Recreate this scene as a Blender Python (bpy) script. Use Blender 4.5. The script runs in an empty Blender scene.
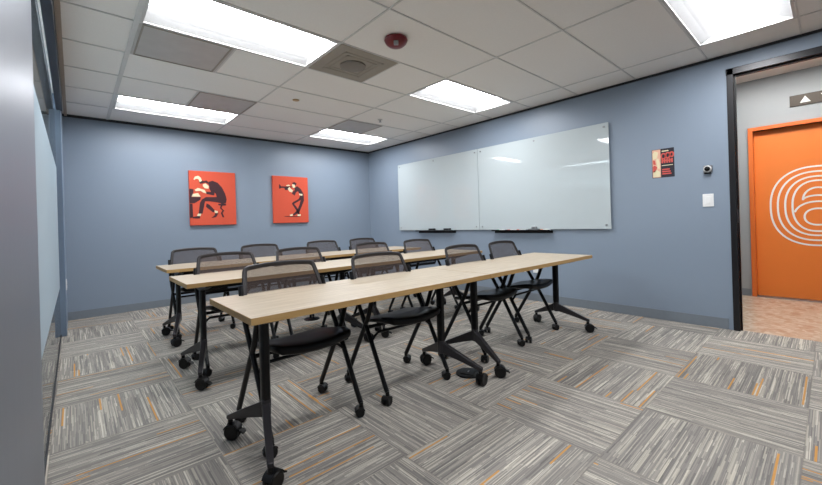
import bpy, math, random
from mathutils import Vector, Matrix
random.seed(7)
sc = bpy.context.scene
COL = sc.collection
T = 0.6096
CEIL = 2.516
XR, YB = 4.4706, 6.2158
GX, GY = 0.3992, 2.5716

# ------------------------------------------------------------------ materials
def lin(c):
    return tuple(((v/255)/12.92 if v/255 <= .04045 else ((v/255+.055)/1.055)**2.4) for v in c) + (1,)

class NT:
    def __init__(s, name):
        s.m = bpy.data.materials.new(name); s.m.use_nodes = True
        s.t = s.m.node_tree; s.N = s.t.nodes; s.L = s.t.links
        s.b = s.N['Principled BSDF']; s.out = s.N['Material Output']
    def n(s, typ, **k):
        x = s.N.new(typ)
        for a, v in k.items(): setattr(x, a, v)
        return x
    def link(s, a, b): s.L.new(a, b)
    def put(s, sock, v):
        if isinstance(v, bpy.types.NodeSocket): s.L.new(v, sock)
        else: sock.default_value = v
    def math(s, op, a, b=0.0, c=None):
        x = s.n('ShaderNodeMath', operation=op)
        s.put(x.inputs[0], a); s.put(x.inputs[1], b)
        if c is not None: s.put(x.inputs[2], c)
        return x.outputs[0]
    def mix(s, f, a, b):
        x = s.n('ShaderNodeMix', data_type='RGBA')
        s.put(x.inputs[0], f); s.put(x.inputs[6], a); s.put(x.inputs[7], b)
        return x.outputs[2]
    def xyz(s, v):
        x = s.n('ShaderNodeSeparateXYZ'); s.link(v, x.inputs[0]); return x.outputs
    def comb(s, a, b, c):
        x = s.n('ShaderNodeCombineXYZ')
        for i, v in enumerate((a, b, c)): s.put(x.inputs[i], v)
        return x.outputs[0]
    def wn(s, a, b, c):
        x = s.n('ShaderNodeTexWhiteNoise', noise_dimensions='3D'); s.link(s.comb(a, b, c), x.inputs[0]); return x.outputs[0]
    def pos(s): return s.n('ShaderNodeNewGeometry').outputs['Position']
    def obj(s): return s.n('ShaderNodeTexCoord').outputs['Object']
    def noise(s, vec, scale, detail=3, rough=.5):
        x = s.n('ShaderNodeTexNoise'); s.link(vec, x.inputs['Vector'])
        x.inputs['Scale'].default_value = scale; x.inputs['Detail'].default_value = detail
        x.inputs['Roughness'].default_value = rough
        return x.outputs[0]
    def mapping(s, vec, scale):
        x = s.n('ShaderNodeMapping'); s.link(vec, x.inputs[0]); x.inputs['Scale'].default_value = scale; return x.outputs[0]
    def bump(s, h, strength, dist=.01):
        x = s.n('ShaderNodeBump'); s.link(h, x.inputs['Height'])
        x.inputs['Strength'].default_value = strength; x.inputs['Distance'].default_value = dist
        s.link(x.outputs[0], s.b.inputs['Normal'])

def plain(name, c, rough=.5, metal=0, var=.06, scale=30, spec=.5, bump=0, coat=0):
    t = NT(name)
    a = lin(c); lo = tuple(v*(1-var) for v in a[:3])+(1,); hi = tuple(min(1, v*(1+var)) for v in a[:3])+(1,)
    nz = t.noise(t.obj(), scale)
    t.link(t.mix(nz, lo, hi), t.b.inputs['Base Color'])
    t.b.inputs['Roughness'].default_value = rough
    t.b.inputs['Metallic'].default_value = metal
    t.b.inputs['Specular IOR Level'].default_value = spec
    t.b.inputs['Coat Weight'].default_value = coat
    if bump: t.bump(nz, bump, .002)
    return t.m

def emis(name, c, s):
    t = NT(name)
    t.b.inputs['Base Color'].default_value = (.8, .8, .8, 1)
    t.b.inputs['Emission Color'].default_value = lin(c)
    t.b.inputs['Emission Strength'].default_value = s
    return t.m

def carpet():
    t = NT('carpet')
    p = t.xyz(t.pos())
    x, y = p[0], p[1]
    tx = t.math('DIVIDE', t.math('SUBTRACT', x, .499), T); ty = t.math('DIVIDE', t.math('SUBTRACT', y, .1), T)
    i = t.math('FLOOR', tx); j = t.math('FLOOR', ty)
    par = t.math('FLOORED_MODULO', t.math('ADD', i, j), 2.0)
    def mixv(a, b):
        return t.math('ADD', t.math('MULTIPLY', a, t.math('SUBTRACT', 1.0, par)), t.math('MULTIPLY', b, par))
    u = mixv(x, y); v = mixv(y, x)
    tid = t.math('ADD', t.math('MULTIPLY', i, 7.31), t.math('MULTIPLY', j, 3.17))
    def streak(w, L, off):
        c = t.math('FLOOR', t.math('DIVIDE', v, w))
        r = t.wn(c, tid, off)
        sg = t.math('FLOOR', t.math('ADD', t.math('DIVIDE', u, L), t.math('MULTIPLY', r, 17.0)))
        return t.wn(c, sg, t.math('ADD', tid, off))
    a = streak(.0028, .22, 1.0); b = streak(.0062, .34, 5.0); c = streak(.0115, .55, 9.0)
    val = t.math('ADD', t.math('MULTIPLY', a, .35), t.math('ADD', t.math('MULTIPLY', b, .35), t.math('MULTIPLY', c, .30)))
    r = t.n('ShaderNodeValToRGB'); t.link(val, r.inputs[0])
    e = r.color_ramp.elements
    e[0].position = .12; e[0].color = lin((108, 105, 102)); e[1].position = .88; e[1].color = lin((200, 193, 180))
    k = r.color_ramp.elements.new(.42); k.color = lin((133, 129, 124))
    k = r.color_ramp.elements.new(.62); k.color = lin((149, 144, 136))
    col = r.outputs[0]
    # pale slubs
    d = streak(.0052, .24, 21.0)
    col = t.mix(t.math('MULTIPLY', t.math('GREATER_THAN', d, .89), .45), col, lin((198, 190, 174)))
    # ochre accent yarns
    cc = t.math('FLOOR', t.math('DIVIDE', v, .0085)); r3 = t.wn(cc, tid, 33.0)
    on = t.math('GREATER_THAN', r3, .962)
    sg = t.math('FRACT', t.math('ADD', t.math('DIVIDE', u, 1.1), t.math('MULTIPLY', t.wn(cc, tid, 41.0), 9.0)))
    on = t.math('MULTIPLY', on, t.math('GREATER_THAN', sg, .52))
    col = t.mix(t.math('MULTIPLY', on, .85), col, lin((198, 142, 70)))
    # per-tile tone
    tone = t.math('ADD', .9, t.math('MULTIPLY', t.wn(i, j, 2.0), .2))
    h = t.n('ShaderNodeHueSaturation'); t.link(tone, h.inputs['Value']); t.link(col, h.inputs['Color'])
    # seam
    ex = t.math('ABSOLUTE', t.math('SUBTRACT', t.math('FRACT', tx), .5)); ey = t.math('ABSOLUTE', t.math('SUBTRACT', t.math('FRACT', ty), .5))
    seam = t.math('GREATER_THAN', t.math('MAXIMUM', ex, ey), .4955)
    t.link(t.mix(t.math('MULTIPLY', seam, .35), h.outputs[0], lin((120, 114, 106))), t.b.inputs['Base Color'])
    t.b.inputs['Roughness'].default_value = .95
    t.b.inputs['Specular IOR Level'].default_value = .15
    t.bump(t.math('ADD', a, t.noise(t.pos(), 400, 1)), .35, .003)
    return t.m

def paint(name, c, rough=.42):
    t = NT(name)
    nz = t.noise(t.pos(), 180, 2)
    a = lin(c)
    t.link(t.mix(t.noise(t.pos(), 1.5), tuple(v*.985 for v in a[:3])+(1,), tuple(v*1.015 for v in a[:3])+(1,)), t.b.inputs['Base Color'])
    t.b.inputs['Roughness'].default_value = rough
    t.bump(nz, .12, .002)
    return t.m

def wood(name, c1, c2, rough=.38):
    t = NT(name)
    o = t.obj()
    n1 = t.noise(t.mapping(o, (1.3, 22, 22)), 2.2, 5, .6)
    n2 = t.noise(t.mapping(o, (5, 160, 160)), 2, 2, .5)
    f = t.math('ADD', t.math('MULTIPLY', n1, .75), t.math('MULTIPLY', n2, .25))
    r = t.n('ShaderNodeValToRGB'); t.link(f, r.inputs[0])
    r.color_ramp.elements[0].position = .3; r.color_ramp.elements[0].color = lin(c1)
    r.color_ramp.elements[1].position = .68; r.color_ramp.elements[1].color = lin(c2)
    t.link(r.outputs[0], t.b.inputs['Base Color']); t.b.inputs['Roughness'].default_value = rough
    return t.m

def ceil_tile():
    t = NT('ceiling_tile')
    n = t.noise(t.pos(), 260, 2); n2 = t.noise(t.pos(), 60, 3)
    f = t.math('ADD', t.math('MULTIPLY', n, .6), t.math('MULTIPLY', n2, .4))
    t.link(t.mix(f, lin((226, 222, 217)), lin((240, 237, 233))), t.b.inputs['Base Color'])
    t.b.inputs['Roughness'].default_value = .9; t.bump(n, .3, .003)
    return t.m

def mesh_fabric():
    t = NT('mesh_fabric')
    o = t.xyz(t.obj())
    # woven strands with see-through gaps, averaged at this distance
    sx = t.math('ABSOLUTE', t.math('SINE', t.math('MULTIPLY', o[0], 1400.0)))
    sz = t.math('ABSOLUTE', t.math('SINE', t.math('MULTIPLY', o[2], 1100.0)))
    gap = t.math('MULTIPLY', t.math('GREATER_THAN', sx, .45), t.math('GREATER_THAN', sz, .45))
    t.link(t.math('SUBTRACT', 1.0, t.math('MULTIPLY', gap, .70)), t.b.inputs['Alpha'])
    t.b.inputs['Base Color'].default_value = lin((74, 62, 59)); t.b.inputs['Roughness'].default_value = .8
    return t.m

def glass(name, tint=(.93, .97, .97, 1)):
    t = NT(name)
    g = t.n('ShaderNodeBsdfGlossy'); g.inputs['Roughness'].default_value = .02
    tr = t.n('ShaderNodeBsdfTransparent'); tr.inputs[0].default_value = tint
    fr = t.n('ShaderNodeFresnel'); fr.inputs[0].default_value = 1.45
    df = t.n('ShaderNodeBsdfDiffuse'); df.inputs[0].default_value = lin((205, 222, 228))
    mx0 = t.n('ShaderNodeMixShader'); mx0.inputs[0].default_value = .25
    t.link(tr.outputs[0], mx0.inputs[1]); t.link(df.outputs[0], mx0.inputs[2])
    mx = t.n('ShaderNodeMixShader')
    t.link(fr.outputs[0], mx.inputs[0]); t.link(mx0.outputs[0], mx.inputs[1]); t.link(g.outputs[0], mx.inputs[2])
    t.link(mx.outputs[0], t.out.inputs['Surface'])
    return t.m

def film():
    t = NT('brightening_film')
    a = t.n('ShaderNodeBsdfDiffuse'); b = t.n('ShaderNodeBsdfTranslucent')
    a.inputs[0].default_value = lin((200, 210, 216)); b.inputs[0].default_value = lin((200, 210, 216))
    m = t.n('ShaderNodeMixShader'); m.inputs[0].default_value = .5
    t.link(a.outputs[0], m.inputs[1]); t.link(b.outputs[0], m.inputs[2]); t.link(m.outputs[0], t.out.inputs['Surface'])
    return t.m

def terrazzo():
    t = NT('terrazzo')
    v = t.n('ShaderNodeTexVoronoi'); t.link(t.pos(), v.inputs['Vector']); v.inputs['Scale'].default_value = 28
    w = t.wn(t.xyz(v.outputs['Color'])[0], t.xyz(v.outputs['Color'])[1], 1.0)
    n = t.noise(t.pos(), 9, 4)
    c = t.mix(w, lin((186, 164, 142)), lin((210, 194, 174)))
    c = t.mix(t.math('MULTIPLY', t.math('GREATER_THAN', n, .56), .5), c, lin((178, 142, 116)))
    t.link(c, t.b.inputs['Base Color']); t.b.inputs['Roughness'].default_value = .22
    return t.m

def brushed(name, c, rough=.35, metal=.55):
    t = NT(name)
    n = t.noise(t.mapping(t.pos(), (300, 300, 1.2)), 1.0, 3)
    a = lin(c)
    t.link(t.mix(n, tuple(v*.9 for v in a[:3])+(1,), tuple(v*1.1 for v in a[:3])+(1,)), t.b.inputs['Base Color'])
    t.b.inputs['Metallic'].default_value = metal; t.b.inputs['Roughness'].default_value = rough
    return t.m

MAT = dict(
    carpet=carpet(), blue=paint('blue_wall_paint', (132, 145, 160)), base=plain('baseboard_vinyl', (118, 126, 134), .5),
    film=film(), wing=plain('reflector_white', (170, 170, 170), .6), tile=ceil_tile(), grid=plain('grid_white', (205, 203, 200), .5), reveal=plain('dark_reveal', (26, 27, 32), .6),
    beige=plain('wall_angle', (170, 156, 142), .6),
    wood=wood('pale_laminate', (160, 144, 122), (200, 186, 164)), edge=wood('ochre_edge', (164, 128, 76), (188, 152, 98), .5),
    blk=plain('black_powdercoat', (6, 6, 7), .4, .0, .1, spec=.28), gmt=plain('gunmetal', (44, 42, 45), .36, .3, .08),
    wheel=plain('black_wheel', (8, 8, 9), .42, spec=.35), seat=plain('black_seat', (4, 5, 7), .30, 0, .1, 60, .22),
    frame=plain('back_frame', (36, 31, 32), .5), mesh=mesh_fabric(),
    board=plain('whiteboard_glass', (184, 193, 195), .035, 0, .01, 3, .5), boardedge=plain('glass_edge', (176, 196, 194), .1),
    steel=plain('satin_steel', (150, 152, 154), .28, .85), white=plain('white_plastic', (232, 232, 230), .4, 0, .02),
    red=plain('red_alarm', (112, 8, 12), .3, 0, .05), canvas=plain('orange_canvas', (206, 84, 60), .75, 0, .05, 90, .3, .2),
    ink=plain('ink_brown', (62, 30, 36), .8, 0, .05), cream=plain('ink_cream', (226, 214, 180), .8, 0, .05),
    orange=plain('orange_door', (230, 124, 46), .45, 0, .04, 4), dorange=plain('orange_frame', (216, 108, 40), .45, 0, .04, 4),
    hallwall=paint('hall_grey', (156, 161, 165)), terra=terrazzo(), bronze=plain('bronze_plate', (58, 50, 42), .4, .4),
    darkframe=brushed('dark_door_frame', (30, 29, 31), .3, .3), pillar=brushed('grey_metal_panel', (138, 142, 150), .44, .7),
    header=plain('dark_header', (34, 38, 50), .45), bluepost=plain('blue_post', (112, 127, 146), .4),
    glass=glass('partition_glass'), corridor=paint('corridor_pale', (214, 222, 228)),
    grille=plain('grey_grille', (182, 177, 172), .45, .1, .12, 8), diffgrey=plain('taupe_diffuser', (150, 142, 130), .6, 0, .05),
    diffdark=plain('diffuser_core', (122, 114, 106), .6), lamp=emis('lamp_lens', (248, 250, 254), 9.0), halllamp=emis('hall_lamp', (250, 248, 244), 6.0),
    corlamp=emis('corridor_lamp', (240, 248, 255), 12.0),
    pblack=plain('poster_black', (34, 30, 42), .5), ppeach=plain('poster_peach', (226, 176, 150), .5), pred=plain('poster_red', (206, 84, 74), .5),
    pcream=plain('poster_cream', (228, 214, 176), .5), green=plain('green_marker', (40, 150, 110), .4), ored=plain('red_marker', (206, 80, 60), .4),
    oran=plain('orange_marker', (222, 130, 80), .4), greyf=plain('grey_felt', (120, 122, 124), .8), tan=plain('tan_cap', (190, 160, 120), .5),
)

# ------------------------------------------------------------------ mesh collector
class MB:
    def __init__(s): s.v = []; s.f = []
    def add(s, vs, fs):
        o = len(s.v); s.v += [tuple(p) for p in vs]; s.f += [tuple(o+i for i in f) for f in fs]; return s
    def box(s, x0, x1, y0, y1, z0, z1):
        vs = [(x, y, z) for z in (z0, z1) for y in (y0, y1) for x in (x0, x1)]
        return s.add(vs, [(0, 2, 3, 1), (4, 5, 7, 6), (0, 1, 5, 4), (2, 6, 7, 3), (0, 4, 6, 2), (1, 3, 7, 5)])
    def rings(s, rs, cap=True, closed=False):
        n = len(rs[0]); vs = [p for r in rs for p in r]; fs = []
        m = len(rs)
        for k in range(m if closed else m-1):
            a, b = k*n, ((k+1) % m)*n
            for i in range(n):
                j = (i+1) % n; fs.append((a+i, a+j, b+j, b+i))
        if cap and not closed:
            fs.append(tuple(range(n))[::-1]); fs.append(tuple((m-1)*n+i for i in range(n)))
        return s.add(vs, fs)
    def tube(s, pts, r=.0125, n=10, closed=False, r2=None, up=Vector((1, 0, 0))):
        pts = [Vector(p) for p in pts]; rs = []; m = len(pts)
        for k, p in enumerate(pts):
            if closed: d = pts[(k+1) % m]-pts[k-1]
            else: d = pts[min(k+1, m-1)]-pts[max(k-1, 0)]
            d.normalize()
            a = up - d*up.dot(d)
            if a.length < 1e-3: a = Vector((0, 1, 0)) - d*d.y
            a.normalize(); b = d.cross(a)
            rr = r[k] if isinstance(r, (list, tuple)) else r
            q = r2 if r2 else rr
            rs.append([p + a*math.cos(2*math.pi*i/n)*rr + b*math.sin(2*math.pi*i/n)*q for i in range(n)])
        return s.rings(rs, True, closed)
    def lathe(s, prof, c=(0, 0, 0), n=24, axis='Z'):
        rs = []
        for r, h in prof:
            ring = []
            for i in range(n):
                a = 2*math.pi*i/n; p = (r*math.cos(a), r*math.sin(a), h)
                if axis == 'X': p = (p[2], p[0], p[1])
                if axis == 'Y': p = (p[0], p[2], p[1])
                ring.append((p[0]+c[0], p[1]+c[1], p[2]+c[2]))
            rs.append(ring)
        return s.rings(rs)
    def rect_loft(s, secs):
        # secs: (centre, half-width vector, half-height vector)
        rs = []
        for c, a, b in secs:
            c, a, b = Vector(c), Vector(a), Vector(b)
            rs.append([c-a-b, c+a-b, c+a+b, c-a+b])
        return s.rings(rs)
    def prism(s, poly, fn, d):
        a = [fn(x, y, 0) for x, y in poly]; b = [fn(x, y, d) for x, y in poly]
        n = len(poly)
        return s.add(a+b, [tuple(range(n)), tuple(range(n, 2*n))[::-1]] + [(i, n+i, n+(i+1) % n, (i+1) % n) for i in range(n)])
    def mesh(s, name, m, smooth=False):
        me = bpy.data.meshes.new(name); me.from_pydata(s.v, [], s.f)
        me.materials.append(m)
        import bmesh
        bm = bmesh.new(); bm.from_mesh(me); bmesh.ops.recalc_face_normals(bm, faces=bm.faces); bm.to_mesh(me); bm.free()
        if smooth:
            for p in me.polygons: p.use_smooth = True
            me.set_sharp_from_angle(angle=math.radians(38))
        me.update(); return me
    def build(s, name, m, parent=None, loc=(0, 0, 0), rz=0, smooth=False, bevel=0):
        return link(name, s.mesh(name, m, smooth), parent, loc, rz, bevel)

def link(name, me, parent=None, loc=(0, 0, 0), rz=0, bevel=0):
    o = bpy.data.objects.new(name, me); COL.objects.link(o)
    o.location = loc; o.rotation_euler = (0, 0, rz)
    if parent: o.parent = parent
    if bevel:
        b = o.modifiers.new('Bevel', 'BEVEL'); b.width = bevel; b.segments = 2; b.limit_method = 'ANGLE'
    return o

def tag(o, label=None, cat=None, group=None, kind=None):
    if label: o['label'] = label
    if cat: o['category'] = cat
    if group: o['group'] = group
    if kind: o['kind'] = kind
    return o

def thing(name, label, cat, loc=(0, 0, 0), rz=0, group=None):
    o = bpy.data.objects.new(name, None); COL.objects.link(o); o.empty_display_size = .1
    o.location = loc; o.rotation_euler = (0, 0, rz)
    return tag(o, label, cat, group)

def struct(name, mb, m, **k):
    o = mb.build(name, MAT[m], **k); o['kind'] = 'structure'; return o

def copy_tree(o, parent=None):
    c = o.copy(); COL.objects.link(c)
    if parent: c.parent = parent
    for ch in list(o.children): copy_tree(ch, c)
    return c

# ------------------------------------------------------------------ room shell
REAR = -1.7
struct('floor', MB().box(-2.0, 4.51, REAR-.1, YB+.1, -.05, 0), 'carpet')
struct('wall_back', MB().box(-2.0, 6.6, YB, YB+.12, 0, CEIL), 'blue')
D0, D1, DT = .595, -.60, 2.36       # doorway in the right wall
struct('wall_right', MB().box(XR, XR+.065, D0, YB, 0, CEIL).box(XR, XR+.065, REAR, D1, 0, CEIL).box(XR, XR+.065, D1, D0, DT, CEIL), 'blue')
struct('wall_rear', MB().box(-2.0, XR+.12, REAR-.12, REAR, 0, CEIL), 'blue')
struct('wall_left', MB().box(-.20, -.078, 5.345, YB, 0, CEIL).box(-.20, -.115, REAR, .95, 0, CEIL), 'bluepost')
struct('trim_1', MB().box(-.20, -.115, .95, 2.25, 0, CEIL), 'pillar', bevel=.003)
struct('trim_2', MB().box(-.150, -.078, 5.30, 5.345, 0, 2.34), 'bluepost', bevel=.003)
struct('trim_3', MB().box(-.112, -.064, 2.25, 5.345, 2.34, CEIL), 'header')
struct('trim_4', MB().box(-.062, -.034, 2.25, YB-.012, CEIL-.022, CEIL), 'beige')
struct('trim_5', MB().box(-.078, XR, YB-.012, YB, CEIL-.030, CEIL-.001).box(XR-.012, XR, REAR, YB-.012, CEIL-.022, CEIL-.001), 'reveal')
w = struct('window_1', MB().box(-.138, -.118, 2.25, 5.30, 0, .022), 'reveal')
MB().box(-.130, -.122, 2.25, 5.30, .022, 2.34).build('pane', MAT['glass'], w)
MB().box(-.1218, -.1214, 2.25, 5.30, .50, 1.74).build('brightening_film', MAT['film'], w)  # pale band added to brighten the pane, standing in for a reflection
# base boards
struct('baseboard_back', MB().box(-.078, XR-.008, YB-.008, YB, 0, .10), 'base', bevel=.002)
struct('baseboard_right', MB().box(XR-.008, XR, D0+.05, YB, 0, .10), 'base', bevel=.002)
# corridor beyond the glass
struct('wall_corridor', MB().box(-2.1, -2.0, REAR, YB+.1, 0, CEIL), 'corridor')

# ceiling: lay-in tiles, one quad each, leaving the fixture cells open
us = [-2.0, -.062] + [GX + k*2*T for k in range(0, 4)] + [XR]
vs_ = [REAR] + [GY + k*T for k in range(-7, 7)]
open_cells = []   # (x0, x1, y0, y1)
LIGHTS = [(0, 0), (0, 4), (2, 0), (2, 4), (2, -4), (0, -4)]
for iu, jv in LIGHTS: open_cells.append((GX+iu*2*T, GX+(iu+1)*2*T, GY+jv*T, GY+(jv+1)*T))
cm = MB()
xs = [-2.0, -.034] + [GX + k*T - (.036 if k == 0 else 0) for k in range(0, 7)] + [XR]
ys = [REAR] + [GY + k*T for k in range(-6, 6)] + [YB]
for a in range(len(xs)-1):
    for b in range(len(ys)-1):
        mx, my = (xs[a]+xs[a+1])/2, (ys[b]+ys[b+1])/2
        if any(c[0] < mx < c[1] and c[2] < my < c[3] for c in open_cells): continue
        cm.box(xs[a], xs[a+1], ys[b], ys[b+1], CEIL+.004, CEIL+.02)
struct('ceiling', cm, 'tile')
g = MB(); hw = .0065
for k in range(0, 4):
    x = GX+k*2*T - (.036 if k == 0 else 0)
    g.box(x-hw, x+hw, REAR, YB, CEIL-.002, CEIL+.006)
g.box(GX-.062, GX-.042, REAR, YB, CEIL-.004, CEIL+.006)
for b in ys[1:-1]:
    g.box(-.034, XR, b-hw*.8, b+hw*.8, CEIL-.003, CEIL+.005)
for (i, j) in ((.5, 1), (.5, 3), (1.5, 0), (2.5, 3)):
    x = GX+i*2*T; g.box(x-hw, x+hw, GY+j*T, GY+(j+1)*T, CEIL-.002, CEIL+.006)
struct('trim_6', g, 'grid')

# hallway beyond the doorway
struct('floor', MB().box(4.51, 6.75, -3.2, 3.2, -.05, .0), 'terra')
EX = 6.47
E0, E1, EZ = .645, -.40, 2.10
struct('wall_hall', MB().box(EX, EX+.2, E0, 3.2, 0, 2.9).box(EX, EX+.2, -3.2, E1, 0, 2.9).box(EX, EX+.2, E1, E0, EZ, 2.9)
       .box(XR+.12, EX, 3.1, 3.2, 0, 2.9).box(XR+.12, EX, -3.2, -3.1, 0, 2.9)
       .box(XR+.066, XR+.075, D0, 3.1, 0, 2.9).box(XR+.066, XR+.075, -3.1, D1, 0, 2.9), 'hallwall')
struct('ceiling', MB().box(XR, EX+.1, -3.2, 3.2, 2.75, 2.8), 'tile')
struct('baseboard_hall', MB().box(EX-.01, EX, E0+.06, 3.1, 0, .09), 'base')

# black metal frame of the doorway
dj = MB()
dj.box(XR-.016, XR+.08, D0-.032, D0+.016, 0, DT+.02).box(XR-.016, XR+.08, D1-.016, D1+.032, 0, DT+.02).box(XR-.016, XR+.08, D1-.02, D0+.02, DT-.04, DT+.02)
o = struct('door_1', dj, 'darkframe', bevel=.003)
MB().box(XR+.025, XR+.05, D0-.042, D0-.031, 0, DT-.04).box(XR+.025, XR+.05, D1+.045, D0-.045, DT-.054, DT-.04).build('door_stop', MAT['blk'], o)
MB().box(XR+.02, XR+.05, D0-.0345, D0-.0315, .98, 1.10).build('strike_plate', MAT['steel'], o)

# elevator: orange frame, door, and the numeral
el = thing('elevator', 'orange elevator doors with a white ringed 6 across the hallway', 'elevator', (EX, (E0+E1)/2, 0))
cy = (E0+E1)/2
def rel(mb): return mb
f = MB().box(-.03, .06, E0-cy-.001, E0-cy+.045, 0, EZ+.045).box(-.03, .06, E1-cy-.045, E1-cy+.001, 0, EZ+.045).box(-.03, .06, E1-cy, E0-cy, EZ, EZ+.045)
f.build('door_frame', MAT['dorange'], el, bevel=.003)
dp = MB().box(.06, .09, E1-cy, E0-cy, .012, EZ).build('door_panel', MAT['orange'], el)
MB().box(-.03, .12, E1-cy, E0-cy, 0, .012).build('sill', MAT['steel'], el)
# numeral 6 with concentric outlines, ribbons lying on the door panel
def ribbon(mb, pts, w, closed, x=.0585):
    pts = [Vector((0, p[0], p[1])) for p in pts]; m = len(pts); L = []; R = []
    for k, p in enumerate(pts):
        d = (pts[(k+1) % m]-pts[k-1]) if closed else (pts[min(k+1, m-1)]-pts[max(k-1, 0)])
        d.normalize(); n = Vector((0, -d.z, d.y))*w/2
        L.append(p+n); R.append(p-n)
    rs = [[(x, l.y, l.z), (x, r.y, r.z), (x+.002, r.y, r.z), (x+.002, l.y, l.z)] for l, r in zip(L, R)]
    mb.rings(rs, True, closed)
def supere(cx, cz, rx, rz, n=2.35, N=72, a0=0, a1=360):
    out = []
    for k in range(N if a1-a0 >= 360 else N+1):
        a = math.radians(a0+(a1-a0)*k/N); c, s = math.cos(a), math.sin(a)
        out.append((cx-rx*math.copysign(abs(c)**(2/n), c), cz+rz*math.copysign(abs(s)**(2/n), s)))
    return out
c0 = -.025; cz = 1.128
def ring(name, pts, closed=True):
    m = MB(); ribbon(m, pts, .019, closed); m.build(name, MAT['white'], dp)
for rx, rz in ((.405, .468), (.340, .408), (.275, .350)):
    ring('ring_outline', supere(c0, cz, rx, rz))
ring('numeral_outline', supere(c0, cz, .212, .300))
ring('numeral_bowl', supere(c0, 1.0, .202, .18, 2.2, 40, 17, 163), False)
ring('numeral_hole', supere(c0, 1.0, .112, .097, 2.2))
ring('numeral_hook', supere(c0, 1.20, .122, .145, 2.1, 30, 0, 180), False)
ring('numeral_hook', supere(c0, 1.20, .122, .052, 2.1, 30, 14, 166), False)

# direction sign above the elevator
sg = thing('elevator_sign', 'dark bronze plate with white up and down arrows above the elevator', 'sign', (EX, .09, 2.39))
MB().box(-.014, 0, -.215, .215, -.066, .066).build('plate', MAT['bronze'], sg, bevel=.002)
MB().prism([(.13, -.035), (.04, -.035), (.085, .04)], lambda y, z, d: (-.016+d, y, z), .003).build('arrow', MAT['white'], sg)
MB().prism([(-.13, .035), (-.04, .035), (-.085, -.04)], lambda y, z, d: (-.016+d, y, z), .003).build('arrow', MAT['white'], sg)

# ------------------------------------------------------------------ ceiling fixtures
def troffer(x0, y0, label, cells=(2*T, T), lamp='lamp', z=CEIL):
    w, d = cells
    if x0 < GX+.1: x0 -= .036; w += .036
    r = thing('ceiling_light', label, 'ceiling light', (x0+w/2, y0+d/2, z), 0, 'recessed ceiling lights')
    a, b = w/2, d/2; e = .018
    MB().box(-a+.008, a-.008, -b+.008, -b+e+.008, -.004, .006).box(-a+.008, a-.008, b-e-.008, b-.008, -.004, .006)\
        .box(-a+.008, -a+e+.008, -b+e+.008, b-e-.008, -.004, .006).box(a-e-.008, a-.008, -b+e+.008, b-e-.008, -.004, .006).build('frame', MAT['grid'], r)
    ia, ib = a-e-.008, b-e-.008
    lw = .15
    # sloped white reflector wings and end plates
    m = MB()
    for s in (-1, 1):
        prof = [(ib, .004), (ib*.8, .035), (ib*.62, .058), (lw, .07)]
        m.add([(x, s*y, zz) for x in (-ia, ia) for y, zz in prof], [(k, k+1, k+5, k+4) for k in range(3)])
    m.add([(s*ia, y, zz) for s in (-1, 1) for y, zz in ((-ib, .004), (ib, .004), (ib, .09), (-ib, .09))], [(0, 1, 2, 3), (4, 5, 6, 7)])
    m.add([(-ia, -lw-.02, .092), (ia, -lw-.02, .092), (ia, lw+.02, .092), (-ia, lw+.02, .092)], [(0, 1, 2, 3)])
    m.build('reflector', MAT['wing'], r)
    m = MB(); N = 8; rs = []
    for k in range(N+1):
        t = -1+2*k/N; rs.append((lw*t, .07-.045*(1-t*t)))
    m.add([(x, y, zz) for x in (-ia, ia) for y, zz in rs], [(k, k+1, k+N+2, k+N+1) for k in range(N)])
    m.build('diffuser', MAT[lamp], r, smooth=True)
    return r
lab = {(0, 0): 'large bright recessed ceiling light at top left, nearest dark grey return panel',
       (0, 4): 'recessed ceiling light close to the back wall, left of the two in the far row',
       (2, 0): 'recessed ceiling light right of the red alarm, above the whiteboard',
       (2, 4): 'recessed ceiling light in the far right corner above where blue walls meet',
       (2, -4): 'recessed ceiling light at top right, above the doorway wall',
       (0, -4): 'recessed ceiling light overhead, out of view behind the top edge'}
for iu, jv in LIGHTS: troffer(GX+iu*2*T/1, GY+jv*T, lab[(iu, jv)])
hl = thing('hall_light', 'recessed light in the hallway ceiling', 'ceiling light', (5.5, .3, 2.75))
MB().box(-.32, .32, -.62, .62, -.012, 0).build('frame', MAT['grid'], hl)
MB().box(-.29, .29, -.59, .59, -.02, -.012).build('diffuser', MAT['halllamp'], hl)
cl = thing('corridor_light', 'recessed light in corridor ceiling beyond the glass', 'ceiling light', (-1.1, 3.6, CEIL))
MB().box(-.32, .32, -1.22, 1.22, -.012, 0).build('frame', MAT['grid'], cl)
MB().box(-.29, .29, -1.19, 1.19, -.02, -.012).build('diffuser', MAT['corlamp'], cl)

def return_panel(i, j, label):
    r = thing('return_grille', label, 'air vent', (GX+i*2*T+T/2, GY+j*T+T/2, CEIL), 0, 'grey ceiling return panels')
    h = T/2-.008
    if i == 0: r.location.x -= .018
    MB().box(-h-(.018 if i == 0 else 0), h+(.018 if i == 0 else 0), -h, h, -.003, .0035).build('panel', MAT['grille'], r)
    MB().box(-h, h, -h, -h+.012, -.007, -.003).box(-h, h, h-.012, h, -.007, -.003).box(-h, -h+.012, -h+.012, h-.012, -.007, -.003).box(h-.012, h, -h+.012, h-.012, -.007, -.003).build('frame', MAT['diffgrey'], r)
return_panel(0, 1, 'dark grey square ceiling return panel beside the large top left light')
return_panel(.5, 3, 'grey square ceiling return panel beside the far left light')
return_panel(2, 3, 'grey square ceiling return panel beside the far corner light')
ad = thing('air_diffuser', 'taupe square ceiling air diffuser with round core', 'air vent', (GX+2*T+T/2, GY+T/2, CEIL))
h = T/2-.012
MB().box(-h, h, -h, h, -.003, .0035).build('plate', MAT['diffgrey'], ad)
m = MB()
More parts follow.
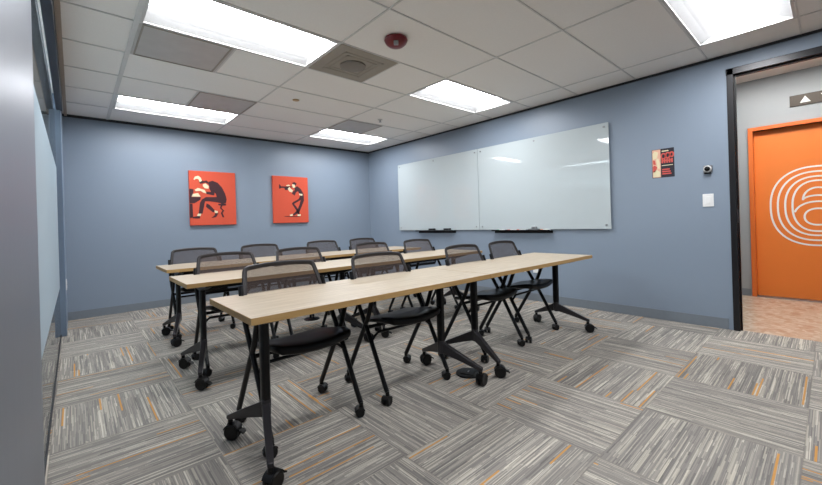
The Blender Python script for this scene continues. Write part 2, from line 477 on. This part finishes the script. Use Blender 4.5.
for q in (.20, .155):
    m.box(-q, q, -q, -q+.02, -.006, -.003).box(-q, q, q-.02, q, -.006, -.003).box(-q, -q+.02, -q, q, -.006, -.003).box(q-.02, q, -q, q, -.006, -.003)
m.build('louver', MAT['diffgrey'], ad)
MB().lathe([(.0, -.003), (.115, -.003), (.115, -.016), (.09, -.022), (.0, -.022)], n=28).build('round_core', MAT['diffdark'], ad, smooth=True)

sm = thing('fire_alarm_strobe', 'dark red domed fire alarm strobe on the ceiling', 'fire alarm', (1.918, 2.255, CEIL))
MB().lathe([(.0, 0), (.088, 0), (.092, -.014), (.082, -.036), (.060, -.055), (.032, -.064), (0, -.066)], n=32).build('housing', MAT['red'], sm, smooth=True)
MB().box(-.018, .018, -.076, -.044, -.074, -.044).build('strobe_lens', MAT['steel'], sm, rz=-.7, bevel=.006)
sp = thing('sprinkler', 'small metal fire sprinkler head on the ceiling near the far corner light', 'sprinkler', (3.206, 4.162, CEIL))
MB().lathe([(0, 0), (.035, 0), (.033, -.006), (.012, -.010), (0, -.010)], n=20).build('escutcheon', MAT['grid'], sp, smooth=True)
MB().lathe([(0, -.010), (.008, -.010), (.008, -.03), (.02, -.034), (.02, -.037), (0, -.037)], n=14).build('deflector', MAT['steel'], sp, smooth=True)
tag(MB().lathe([(0, 0), (.038, 0), (.036, -.007), (.012, -.012), (0, -.012)], n=20).build('sprinkler_cover', MAT['tan'], loc=(1.932, 4.074, CEIL), smooth=True),
    'small tan round sprinkler cover on ceiling between the lights', 'sprinkler')

# ------------------------------------------------------------------ whiteboards, trays and their contents
def whiteboard(y0, y1, label):
    z0, z1 = .934, 2.121; cy, cz = (y0+y1)/2, (z0+z1)/2
    r = thing('whiteboard', label, 'whiteboard', (XR, cy, z0), 0, 'glass whiteboards on the right wall')
    hy, hz = (y1-y0)/2-.003, z1-z0
    gl = MB().box(-.030, -.024, -hy, hy, 0, hz).build('glass_panel', MAT['board'], r, bevel=.001)
    for yy in (-hy+.05, 0, hy-.05):
        for zz in (.045, hz-.045):
            if yy == 0 and zz < .1: continue
            so = MB().lathe([(0, -.036), (.011, -.036), (.012, -.030), (0, -.030)], n=16, axis='X').lathe([(0, -.024), (.009, -.024), (.009, 0), (0, 0)], n=12, axis='X').build('standoff', MAT['steel'], r, loc=(0, yy, zz), smooth=True)
whiteboard(3.4495, 5.2769, 'white glass whiteboard nearer the far corner, left of the pair')
whiteboard(1.6253, 3.4495, 'white glass whiteboard nearer the doorway, right of the pair')
def tray(y0, y1, label):
    m = MB().box(-.085, 0, -(y1-y0)/2, (y1-y0)/2, 0, .004).box(-.085, -.079, -(y1-y0)/2, (y1-y0)/2, .004, .016).box(-.004, 0, -(y1-y0)/2, (y1-y0)/2, -.03, 0)
    return tag(m.build('marker_tray', MAT['blk'], loc=(XR, (y0+y1)/2, .916)), label, 'tray', 'marker trays')
tray(3.935, 4.786, 'thin black marker tray under the left whiteboard, holding two erasers')
tray(2.327, 3.199, 'thin black marker tray under the right whiteboard, holding colored markers')
def eraser(y, label, m='blk', s=1):
    r = thing('eraser', label, 'eraser', (XR-.045, y, .920), random.uniform(-.1, .1))
    MB().box(-.025, .025, -.065*s, .065*s, 0, .018).build('felt_pad', MAT['greyf'], r)
    MB().box(-.025, .025, -.065*s, .065*s, .018, .042).build('grip', MAT[m], r, bevel=.004)
eraser(4.42, 'black whiteboard eraser on left tray, the one farther from the joint')
eraser(4.08, 'black whiteboard eraser on left tray, the one nearer the joint')
def marker(y, mat, label, rz=0):
    r = thing('marker', label, 'marker', (XR-.05, y, .928), rz)
    MB().lathe([(0, -.06), (.008, -.06), (.008, .03), (0, .03)], n=12, axis='Y').build('barrel', MAT['white'], r, smooth=True)
    MB().lathe([(0, .03), (.0085, .03), (.0085, .068), (.005, .07), (0, .07)], n=12, axis='Y').build('cap', MAT[mat], r, smooth=True)
marker(3.06, 'green', 'green capped marker at the left end of right tray')
marker(2.88, 'ored', 'red capped marker on right tray beside the green marker', .08)
marker(2.74, 'ored', 'red capped marker on right tray, between red marker and grey eraser', -.05)
marker(2.40, 'oran', 'orange capped marker at the right end of the right tray', .05)
r = thing('eraser', 'grey eraser with a small clip standing on right tray', 'eraser', (XR-.045, 2.56, .920))
MB().box(-.022, .022, -.075, .075, 0, .022).build('felt_pad', MAT['greyf'], r, bevel=.003)
MB().box(-.015, .015, -.035, .035, .022, .05).build('grip', MAT['steel'], r, bevel=.006)

# poster, sensor, switch, outlets
po = thing('poster', 'small black, peach and red poster taped on the right wall', 'poster', (XR, 1.127, 1.452))
pw, ph = .097, .292
MB().box(-.0015, 0, -pw, pw, 0, ph).build('paper', MAT['pblack'], po)
def wallfn(y, z, d): return (-.0032+d, y, z)
MB().box(-.0022, -.0015, .02, pw-.004, .004, ph-.004).build('side_panel', MAT['ppeach'], po)
MB().prism([(.088, .19), (.05, .2), (.04, .26), (.07, .275), (.09, .25)], wallfn, .001).prism([(.09, .01), (.03, .01), (.026, .06), (.06, .085), (.085, .07)], wallfn, .001).prism([(.03, .09), (.05, .10), (.06, .19), (.04, .2), (.028, .15)], wallfn, .001).build('picture', MAT['pcream'], po)
MB().prism([(.09, .06), (.07, .06), (.05, .11), (.075, .13), (.09, .12)], wallfn, .0014).prism([(.085, .14), (.062, .135), (.07, .18), (.088, .185)], wallfn, .0014).build('picture', MAT['pred'], po)
for cx_, cz_, rx, rz in ((-.005, .215, .018, .026), (-.043, .22, .017, .026), (-.077, .225, .014, .022)):
    lt = MB(); ribbon(lt, supere(cx_, cz_, rx, rz, 2.4, 20), .013, True, -.0032); lt.build('letter', MAT['pred'], po)
lt = MB().box(-.0032, -.0015, -.085, .012, .163, .174)
for k in range(5):
    y = .006-k*.021; lt.box(-.0032, -.0015, y-.007, y+.007, .145, .163).box(-.0032, -.0015, y-.007, y+.007, .174, .187)
lt.build('lettering_band', MAT['pred'], po)
for k in range(3): MB().box(-.0032, -.0015, -.07+k*.006, .008, .03+k*.022, .043+k*.022).build('text_line', MAT['pred'], po)
MB().box(-.0032, -.0015, -.05, .008, .262, .272).build('text_line', MAT['pcream'], po)
MB().box(-.0032, -.0015, -.085, .01, .118, .124).build('text_line', MAT['pcream'], po)

th = thing('occupancy_sensor', 'small round grey wall sensor with dark face above the light switch', 'sensor', (XR, .765, 1.492))
MB().box(-.008, 0, -.035, .035, -.035, .035).build('back_plate', MAT['steel'], th, bevel=.01)
MB().lathe([(0, -.04), (.018, -.04), (.030, -.030), (.031, -.008), (0, -.008)], n=24, axis='X').build('bezel', MAT['grid'], th, smooth=True)
MB().lathe([(0, -.046), (.012, -.045), (.022, -.0405), (.022, -.036), (0, -.036)], n=20, axis='X').build('lens', MAT['blk'], th, smooth=True)
MB().box(-.03, -.004, -.026, .026, -.048, -.034).build('base', MAT['blk'], th, bevel=.003)
sw = thing('light_switch', 'white light switch plate on the right wall near doorway', 'light switch', (XR, .77, 1.197))
MB().box(-.007, 0, -.042, .042, -.060, .060).build('plate', MAT['white'], sw, bevel=.003)
MB().box(-.011, -.007, -.018, .018, -.034, .034).build('rocker', MAT['white'], sw, bevel=.002)
def outlet(loc, axis, label):
    r = thing('wall_outlet', label, 'outlet', loc, 0 if axis == 'X' else math.pi)
    MB().box(-.007, 0, -.036, .036, -.058, .058).build('plate', MAT['white'], r, bevel=.003)
    for z in (-.022, .022): MB().box(-.009, -.007, -.016, .016, z-.014, z+.014).build('receptacle', MAT['white'], r, bevel=.002)
outlet((XR, 2.58, .425), 'X', 'white outlet seen below the front table end, on right wall')
outlet((XR, 2.76, .425), 'X', 'white outlet partly hidden beside another below front table end')
outlet((-.078, 5.60, .50), 'Y', 'white outlet on the narrow blue wall past glass partition')

# floor power boxes
def floor_box(x, y, label):
    r = thing('floor_outlet', label, 'floor outlet', (x, y, 0), .4, 'round floor outlets')
    MB().lathe([(0, .0), (.088, .0), (.086, .008), (.070, .010), (0, .010)], n=36).build('rim', MAT['blk'], r, smooth=True)
    MB().box(-.045, .045, -.045, .045, .010, .014).build('lid', MAT['wheel'], r, bevel=.001)
    MB().box(-.012, .012, -.004, .004, .014, .017).build('latch', MAT['steel'], r)
floor_box(2.035, 1.715, 'round black floor outlet cover beside the paired front table legs')
floor_box(2.004, 3.981, 'round black floor outlet cover between the middle and back tables')

# ------------------------------------------------------------------ wall art
def canvas(x0, x1, z0, z1, label):
    r = thing('canvas_art', label, 'wall art', ((x0+x1)/2, YB, z0))
    hw = (x1-x0)/2
    MB().box(-hw, hw, -.038, -.001, 0, z1-z0).build('canvas', MAT['canvas'], r, bevel=.003)
    return r, hw, z1-z0
def figure(r, hw, H, polys, ox, oy, sx, sy, mat, names, lift=0.0):
    for k, p in enumerate(polys):
        l = lift + k*.00025
        fn = lambda x, y, d: (-hw+2*hw*(x-ox)/sx, -.0395-l+d, H*(1-(y-oy)/sy))
        MB().prism(p, fn, .0015+l).build(names[k], MAT[mat], r)
r, hw, H = canvas(1.2529, 1.8869, 1.121, 1.920, 'left orange canvas of a seated pianist bent over keys')
A = (35, 33, 368, 428)
figure(r, hw, H, [
    [(185, 115), (215, 106), (255, 120), (290, 158), (315, 208), (326, 255), (318, 285), (285, 292), (250, 272), (240, 215), (215, 180), (190, 160), (183, 140)],
    [(190, 150), (232, 180), (225, 224), (163, 214), (163, 195), (200, 196), (188, 168)],
    [(318, 262), (300, 292), (240, 278), (185, 272), (152, 272), (130, 370), (100, 370), (112, 285), (128, 258), (160, 238), (240, 236)],
    [(162, 288), (185, 298), (228, 345), (214, 362), (158, 316)],
    [(230, 366), (256, 366), (236, 398), (198, 404), (222, 386)], [(58, 396), (110, 384), (110, 408), (55, 406)],
    [(35, 175), (65, 178), (65, 205), (48, 240), (120, 240), (116, 260), (72, 288), (35, 288)], [(35, 292), (56, 292), (58, 400), (35, 404)],
    [(255, 290), (320, 290), (318, 304), (288, 306), (280, 326), (303, 346), (288, 366), (302, 400), (288, 400), (274, 366), (289, 346), (268, 326), (276, 304), (256, 302)],
    [(108, 112), (122, 104), (150, 112), (165, 104), (182, 118), (184, 136), (160, 122), (135, 130), (118, 134)]], *A, 'ink', ['jacket', 'sleeve', 'trousers', 'trouser_leg', 'shoe', 'shoe', 'piano', 'piano_leg', 'stool', 'eyeglasses'])
figure(r, hw, H, [
    [(138, 138), (160, 130), (184, 150), (180, 172), (152, 168), (138, 152)], [(68, 102), (80, 80), (105, 72), (125, 88), (131, 112), (114, 120), (106, 98), (86, 96), (76, 106)],
    [(76, 182), (100, 168), (150, 182), (164, 208), (142, 204), (120, 190), (82, 194)], [(94, 370), (118, 370), (114, 388), (88, 388)], [(224, 344), (250, 350), (248, 366), (226, 364)],
    [(52, 236), (60, 216), (100, 208), (118, 236)]], *A, 'cream', ['face', 'hair', 'hand', 'sock', 'sock', 'piano_keys'], .003)
r, hw, H = canvas(2.4748, 3.1038, 1.127, 1.920, 'right orange canvas of a trumpet player leaning back')
A = (62, 55, 310, 412)
figure(r, hw, H, [
    [(248, 150), (275, 138), (305, 163), (330, 205), (328, 228), (295, 218), (280, 184), (264, 192), (248, 224), (224, 206), (232, 190), (250, 175)],
    [(228, 112), (248, 102), (268, 113), (263, 132), (240, 124)],
    [(298, 222), (331, 222), (331, 270), (306, 330), (286, 376), (240, 402), (225, 396), (268, 355), (292, 300), (302, 262), (242, 298), (276, 346), (290, 392), (274, 392), (256, 352), (222, 298), (228, 286), (285, 252)],
    [(115, 128), (122, 130), (132, 146), (170, 145), (232, 142), (232, 148), (200, 158), (165, 158), (132, 160), (122, 168), (115, 165)],
    [(160, 158), (196, 158), (198, 176), (164, 176)], [(150, 408), (295, 408), (288, 414), (160, 413)]], *A, 'ink', ['jacket', 'hair', 'trousers', 'trumpet', 'trumpet_valves', 'shadow'])
figure(r, hw, H, [
    [(230, 122), (250, 126), (256, 150), (236, 156), (228, 138)], [(188, 166), (204, 148), (216, 164), (234, 176), (226, 196), (204, 190)],
    [(288, 204), (320, 208), (316, 223), (294, 220)], [(200, 395), (226, 388), (224, 406), (204, 406)], [(270, 394), (298, 390), (296, 408), (270, 407)],
    [(176, 134), (200, 128), (210, 138), (180, 142)]], *A, 'cream', ['face', 'hand', 'shirt', 'shoe', 'shoe', 'fingers'], .003)

# ------------------------------------------------------------------ casters
def caster_mesh(name, R, top, brake):
    m = MB()
    for s in (-1, 1):
        m.lathe([(0, s*.006), (R*.9, s*.006), (R, s*.009), (R, s*.021), (R*.88, s*.026), (R*.3, s*.024), (0, s*.024)], c=(0, R*.35, R), n=22, axis='X')
    m.lathe([(0, -.008), (.006, -.008), (.006, .008), (0, .008)], c=(0, R*.35, R), n=10, axis='X')
    m.rect_loft([((0, R*.35, R), (.005, 0, 0), (0, R*.35, 0)), ((0, R*.1, R*1.9), (.010, 0, 0), (0, R*.4, 0)), ((0, 0, R*2.1), (.012, 0, 0), (0, .012, 0))])
    m.lathe([(0, R*1.9), (.012, R*1.9), (.012, top), (0, top)], n=12)
    # hood over the wheels
    rs = []
    for k in range(7):
        a = math.radians(20+k*22); rr = R*1.06
        c = Vector((0, R*.35-math.cos(a)*rr, R+math.sin(a)*rr)); nrm = Vector((0, -math.cos(a), math.sin(a)))
        rs.append((c, (.024, 0, 0), nrm*.003))
    m.rect_loft(rs)
    if brake:
        m.rect_loft([((0, R*1.2, R*1.3), (.012, 0, 0), (0, 0, .004)), ((0, R*1.75, R*1.15), (.016, 0, 0), (0, 0, .004)), ((0, R*2.0, R*.95), (.014, 0, 0), (0, 0, .004))])
    return m.mesh(name, MAT['wheel'], True)
BIG = caster_mesh('table_caster', .038, .098, True)
SMALL = caster_mesh('chair_caster', .025, .075, False)

# ------------------------------------------------------------------ tables
def table(x0, x1, y0, cl, cr, tip, label):
    L = x1-x0; Dp = .619; H = .703
    r = thing('training_table', label, 'table', ((x0+x1)/2, y0+Dp/2, 0), 0, 'rolling training tables')
    hx, hy = L/2-.001, Dp/2; e = .002
    top = MB().box(-hx+e, hx-e, -hy+e, hy-e, H-.029, H).build('tabletop', MAT['wood'], r)
    MB().box(-hx, hx, -hy, -hy+e, H-.029, H-.0006).box(-hx, hx, hy-e, hy, H-.029, H-.0006)\
        .box(-hx, -hx+e, -hy+e, hy-e, H-.029, H-.0006).box(hx-e, hx, -hy+e, hy-e, H-.029, H-.0006).build('edge_band', MAT['edge'], top)
    yc = -hy+.243
    a, b = cl-(x0+x1)/2, cr-(x0+x1)/2
    # rail tying the legs together, with folding hinge boxes
    MB().box(a, b, yc+.005, yc+.045, H-.085, H-.045).build('rail', MAT['blk'], r, bevel=.004)
    for cx, s in ((a, -1), (b, 1)):
        lg = MB()
        lg.rings([[(cx+hxx*.019, yc+hyy*.025, z) for hxx, hyy in ((-1, -.6), (-.6, -1), (.6, -1), (1, -.6), (1, .6), (.6, 1), (-.6, 1), (-1, .6))] for z in (.262, H-.06)])
        lgo = lg.build('leg', MAT['blk'], r, smooth=True)
        ft = MB()
        # hub
        ft.rings([[(cx+hxx*k, yc+hyy*k*1.15, z) for hxx, hyy in ((-1, -.6), (-.6, -1), (.6, -1), (1, -.6), (1, .6), (.6, 1), (-.6, 1), (-1, .6))] for z, k in ((.170, .015), (.190, .020), (.262, .021))])
        tips = []
        for sy in (-1, 1):
            p0 = Vector((cx, yc, .218)); p1 = Vector((cx+s*tip, yc+sy*.262, .112))
            d = (p1-p0); d.z = 0; d.normalize(); n = Vector((-d.y, d.x, 0))
            ft.rect_loft([(p0, n*.018, (0, 0, .038)), (p0.lerp(p1, .5)+Vector((0, 0, .002)), n*.016, (0, 0, .024)), (p1, n*.014, (0, 0, .013)), (p1+d*.015-Vector((0, 0, .002)), n*.012, (0, 0, .009))])
            tips.append(p1)
        fo = ft.build('foot', MAT['gmt'], lgo, smooth=True, bevel=.003)
        for k, p in enumerate(tips):
            link('caster', BIG, lgo, (p.x, p.y, 0), random.uniform(-2.6, -.4))
        # bracket under the top
        br = MB()
        br.rect_loft([((cx, -hy+.05, H-.037), (.022, 0, 0), (0, 0, .006)), ((cx, yc-.05, H-.055), (.022, 0, 0), (0, 0, .026)), ((cx, yc+.05, H-.055), (.022, 0, 0), (0, 0, .026)), ((cx, hy-.06, H-.037), (.022, 0, 0), (0, 0, .006))])
        br.build('bracket', MAT['blk'], r, bevel=.003)
    return r
table(.517, 2.098, 1.549, .655, 1.850, .085, 'light wood rolling table, front row, left half nearest the camera')
table(2.100, 3.735, 1.549, 2.213, 3.462, .085, 'light wood rolling table, front row, right half ending near the right wall')
table(.544, 2.110, 2.841, .690, 1.87, .085, 'light wood rolling table, middle row, left half')
table(2.112, 3.700, 2.841, 2.23, 3.44, .085, 'light wood rolling table, middle row, right half')
table(.617, 2.185, 4.018, .745, 1.93, .085, 'light wood rolling table, back row, left half nearest the art wall')
table(2.187, 3.780, 4.018, 2.30, 3.53, .085, 'light wood rolling table, back row, right half nearest the far corner')

# ------------------------------------------------------------------ chairs
def bez(p, n=6):
    # Catmull-Rom through points
    P = [Vector(q) for q in p]; P = [P[0]*2-P[1]]+P+[P[-1]*2-P[-2]]; out = []
    for k in range(1, len(P)-2):
        for i in range(n):
            t = i/n; a, b, c, d = P[k-1:k+3]
            out.append(.5*((2*b)+(c-a)*t+(2*a-5*b+4*c-d)*t*t+(3*b-a-3*c+d)*t**3))
    out.append(P[-2]); return out
def back_y(z, x): return .088+(z-.52)*.385 + .030*(1-(x/.25)**2)*.9 - .012
def make_chair():
    r = thing('nesting_chair', '', 'chair')
    # seat: saddle-shaped slab with a rounded outline and waterfall front
    m = MB(); NX, NY = 18, 18; hw = .236
    def outline(u, v):   # u,v in -1..1 -> superellipse-like outline
        x = hw*u*math.sqrt(1-.30*v*v*(abs(v) if v < 0 else 1)*.9); y = -.040+.215*v*math.sqrt(1-.25*u*u)
        return x, y
    def topz(u, v):
        z = .468 - .036*v + .016*u*u - .010*(1-u*u)*(1-v*v)
        if v < -.25: z -= .016*((-v-.25)/.75)**2
        return z - .012*max(abs(u), abs(v))**8
    top = [[None]*(NY+1) for _ in range(NX+1)]; vs = []
    for layer in (0, 1):
        for i in range(NX+1):
            for j in range(NY+1):
                u, v = -1+2*i/NX, -1+2*j/NY
                k = 1 if layer == 0 else .93
                x, y = outline(u*k, v*k)
                z = topz(u, v) - (0 if layer == 0 else .028+.012*(1-u*u)*(1-v*v)+.016*max(0, -v))
                vs.append((x, y, z))
    idx = lambda l, i, j: l*(NX+1)*(NY+1)+i*(NY+1)+j
    fs = []
    for i in range(NX):
        for j in range(NY):
            fs.append((idx(0, i, j), idx(0, i+1, j), idx(0, i+1, j+1), idx(0, i, j+1)))
            fs.append((idx(1, i, j), idx(1, i, j+1), idx(1, i+1, j+1), idx(1, i+1, j)))
    for i in range(NX):
        for j in (0, NY): fs.append((idx(0, i, j), idx(1, i, j), idx(1, i+1, j), idx(0, i+1, j)))
    for j in range(NY):
        for i in (0, NX): fs.append((idx(0, i, j), idx(1, i, j), idx(1, i, j+1), idx(0, i, j+1)))
    m.add(vs, fs)
    so = m.build('seat', MAT['seat'], r)
    for p in so.data.polygons: p.use_smooth = True
    b = so.modifiers.new('Subdivision', 'SUBSURF'); b.levels = 1; b.render_levels = 1
    # backrest: closed rounded frame with stretched mesh
    zb, zt = .552, .840
    def halfw(z): 
        t = (z-zb)/(zt-zb); return .222+.016*math.sin(min(1, t*1.6)*math.pi*.55)-.004-.036*max(0, t-.35)**1.5*1.5
    loop = []
    rc = .030
    def P(x, z): return (x, back_y(z, x), z)
    for z in [zb+.03+k*(zt-rc-zb-.03)/8 for k in range(9)]: loop.append(P(halfw(z), z))
    xt = halfw(zt-rc)
    for k in range(1, 6):
        a = math.radians(90*k/6); loop.append(P(xt-rc+rc*math.cos(a), zt-rc+rc*math.sin(a)))
    for k in range(0, 9):
        x = (xt-rc)*(1-2*k/8); loop.append(P(x, zt+.010*(1-(x/(xt-rc))**2)))
    for k in range(5, 0, -1):
        a = math.radians(90*k/6); loop.append(P(-(xt-rc+rc*math.cos(a)), zt-rc+rc*math.sin(a)))
    for z in [zb+.03+k*(zt-rc-zb-.03)/8 for k in range(8, -1, -1)]: loop.append(P(-halfw(z), z))
    for k in range(0, 9):
        x = -.20+.40*k/8; loop.append(P(x, zb))
    bo = MB().tube(loop, r=.009, r2=.014, n=8, closed=True, up=Vector((0, 1, 0))).build('backrest', MAT['frame'], r, smooth=True)
    mm = MB(); NZ = 14; NXm = 14; vs = []
    for i in range(NZ+1):
        z = zb+(zt+.006-zb)*i/NZ
        w = halfw(min(z, zt-rc))
        if z > zt-rc: w = xt-rc+math.sqrt(max(0, rc*rc-min(rc, z-(zt-rc))**2))
        if z < zb+.03: w = min(w, .205+.017*(z-zb)/.03)
        for j in range(NXm+1):
            x = w*(-1+2*j/NXm); vs.append(P(x, z))
    mm.add(vs, [(i*(NXm+1)+j, i*(NXm+1)+j+1, (i+1)*(NXm+1)+j+1, (i+1)*(NXm+1)+j) for i in range(NZ) for j in range(NXm)])
    me = mm.build('mesh_panel', MAT['mesh'], bo, smooth=True)
    # legs
    for s in (-1, 1):
        x = s*.254
        la = MB().tube(bez([(x, -.213, .072), (x, -.190, .105), (x, -.055, .345), (x, .018, .465), (x, .085, .572), (x*.985, .135, .67), (x*.965, .165, .75)]), r=.0135, r2=.016, n=10).build('leg', MAT['blk'], r, smooth=True)
        link('caster', SMALL, la, (x, -.213, 0), random.uniform(0, 6.28))
        lb = MB().tube(bez([(x, .222, .072), (x, .200, .105), (x, .045, .36), (x, -.028, .475), (x, -.062, .555), (x, -.085, .61), (x, -.088, .634)]), r=.0135, r2=.016, n=10).build('leg', MAT['blk'], r, smooth=True)
        link('caster', SMALL, lb, (x, .222, 0), random.uniform(0, 6.28))
        pad = []
        for k in range(9):
            t = k/8; y = -.165+.235*t; w = .024*math.sqrt(max(.15, 1-(2*t-1)**4))
            pad.append(((x, y, .645-.006*(2*t-1)**2), (w, 0, 0), (0, 0, .010)))
        MB().rect_loft(pad).build('armrest', MAT['wheel'], r, smooth=True, bevel=.004)
    MB().tube([(-.254, -.004, .412), (.254, -.004, .412)], r=.012, up=Vector((0, 0, 1))).tube([(-.254, -.06, .342), (-.2, -.06, .385), (.2, -.06, .385), (.254, -.06, .342)], r=.009, up=Vector((0, 1, 0))).build('crossbar', MAT['blk'], r, smooth=True)
    return r
proto = make_chair()
chairs = [
    (.912, 1.975, .02, 'black mesh-back rolling chair nearest the camera, front row, leftmost of four'),
    (1.615, 1.975, -.02, 'black mesh-back rolling chair, front row, second from the left'),
    (2.545, 1.975, .0, 'black mesh-back rolling chair, front row, third from the left'),
    (3.165, 1.985, .02, 'black mesh-back rolling chair, front row, rightmost by the wall outlets'),
    (.960, 3.245, -.02, 'black mesh-back rolling chair, middle row, leftmost of four'),
    (1.615, 3.245, .0, 'black mesh-back rolling chair, middle row, second from the left'),
    (2.487, 3.245, .02, 'black mesh-back rolling chair, middle row, third from the left'),
    (3.178, 3.245, .0, 'black mesh-back rolling chair, middle row, rightmost of four'),
    (.985, 4.465, .02, 'black mesh-back rolling chair, back row, leftmost below the pianist canvas'),
    (1.688, 4.465, .0, 'black mesh-back rolling chair, back row, second from the left'),
    (2.526, 4.465, -.02, 'black mesh-back rolling chair, back row, third from the left'),
    (3.194, 4.465, .0, 'black mesh-back rolling chair, back row, rightmost toward the far corner')]
for k, (x, y, rz, lb) in enumerate(chairs):
    o = proto if k == 0 else copy_tree(proto)
    o.location = (x, y, 0); o.rotation_euler = (0, 0, rz)
    tag(o, lb, 'chair', 'mesh-back rolling chairs')

# ------------------------------------------------------------------ camera, world, view
F, YAW, CY, ROLL, CH = 376.1915, .7306, 222.7123, .0293, 1.0675
c, s = math.cos(YAW), math.sin(YAW)
R = Vector((c, -s, 0)); Fw = Vector((s, c, 0)); U = Vector((0, 0, 1))
R2 = R*math.cos(ROLL)-U*math.sin(ROLL); U2 = R*math.sin(ROLL)+U*math.cos(ROLL)
cam = bpy.data.cameras.new('camera'); co = bpy.data.objects.new('camera', cam); COL.objects.link(co)
M = Matrix((R2, U2, -Fw)).transposed().to_4x4(); M.translation = Vector((0, 0, CH)); co.matrix_world = M
cam.sensor_fit = 'HORIZONTAL'; cam.sensor_width = 36; cam.lens = 36*F/822; cam.shift_y = -(242.5-CY)/822
cam.clip_start = .02
sc.camera = co
wd = bpy.data.worlds.new('world'); sc.world = wd; wd.use_nodes = True
wd.node_tree.nodes['Background'].inputs[0].default_value = (.6, .65, .7, 1); wd.node_tree.nodes['Background'].inputs[1].default_value = .05
vs = sc.view_settings
sc.display_settings.display_device = 'sRGB'
vs.view_transform = 'Standard'; vs.look = 'None'; vs.gamma = 1; vs.use_curve_mapping = False
vs.exposure = 1.87
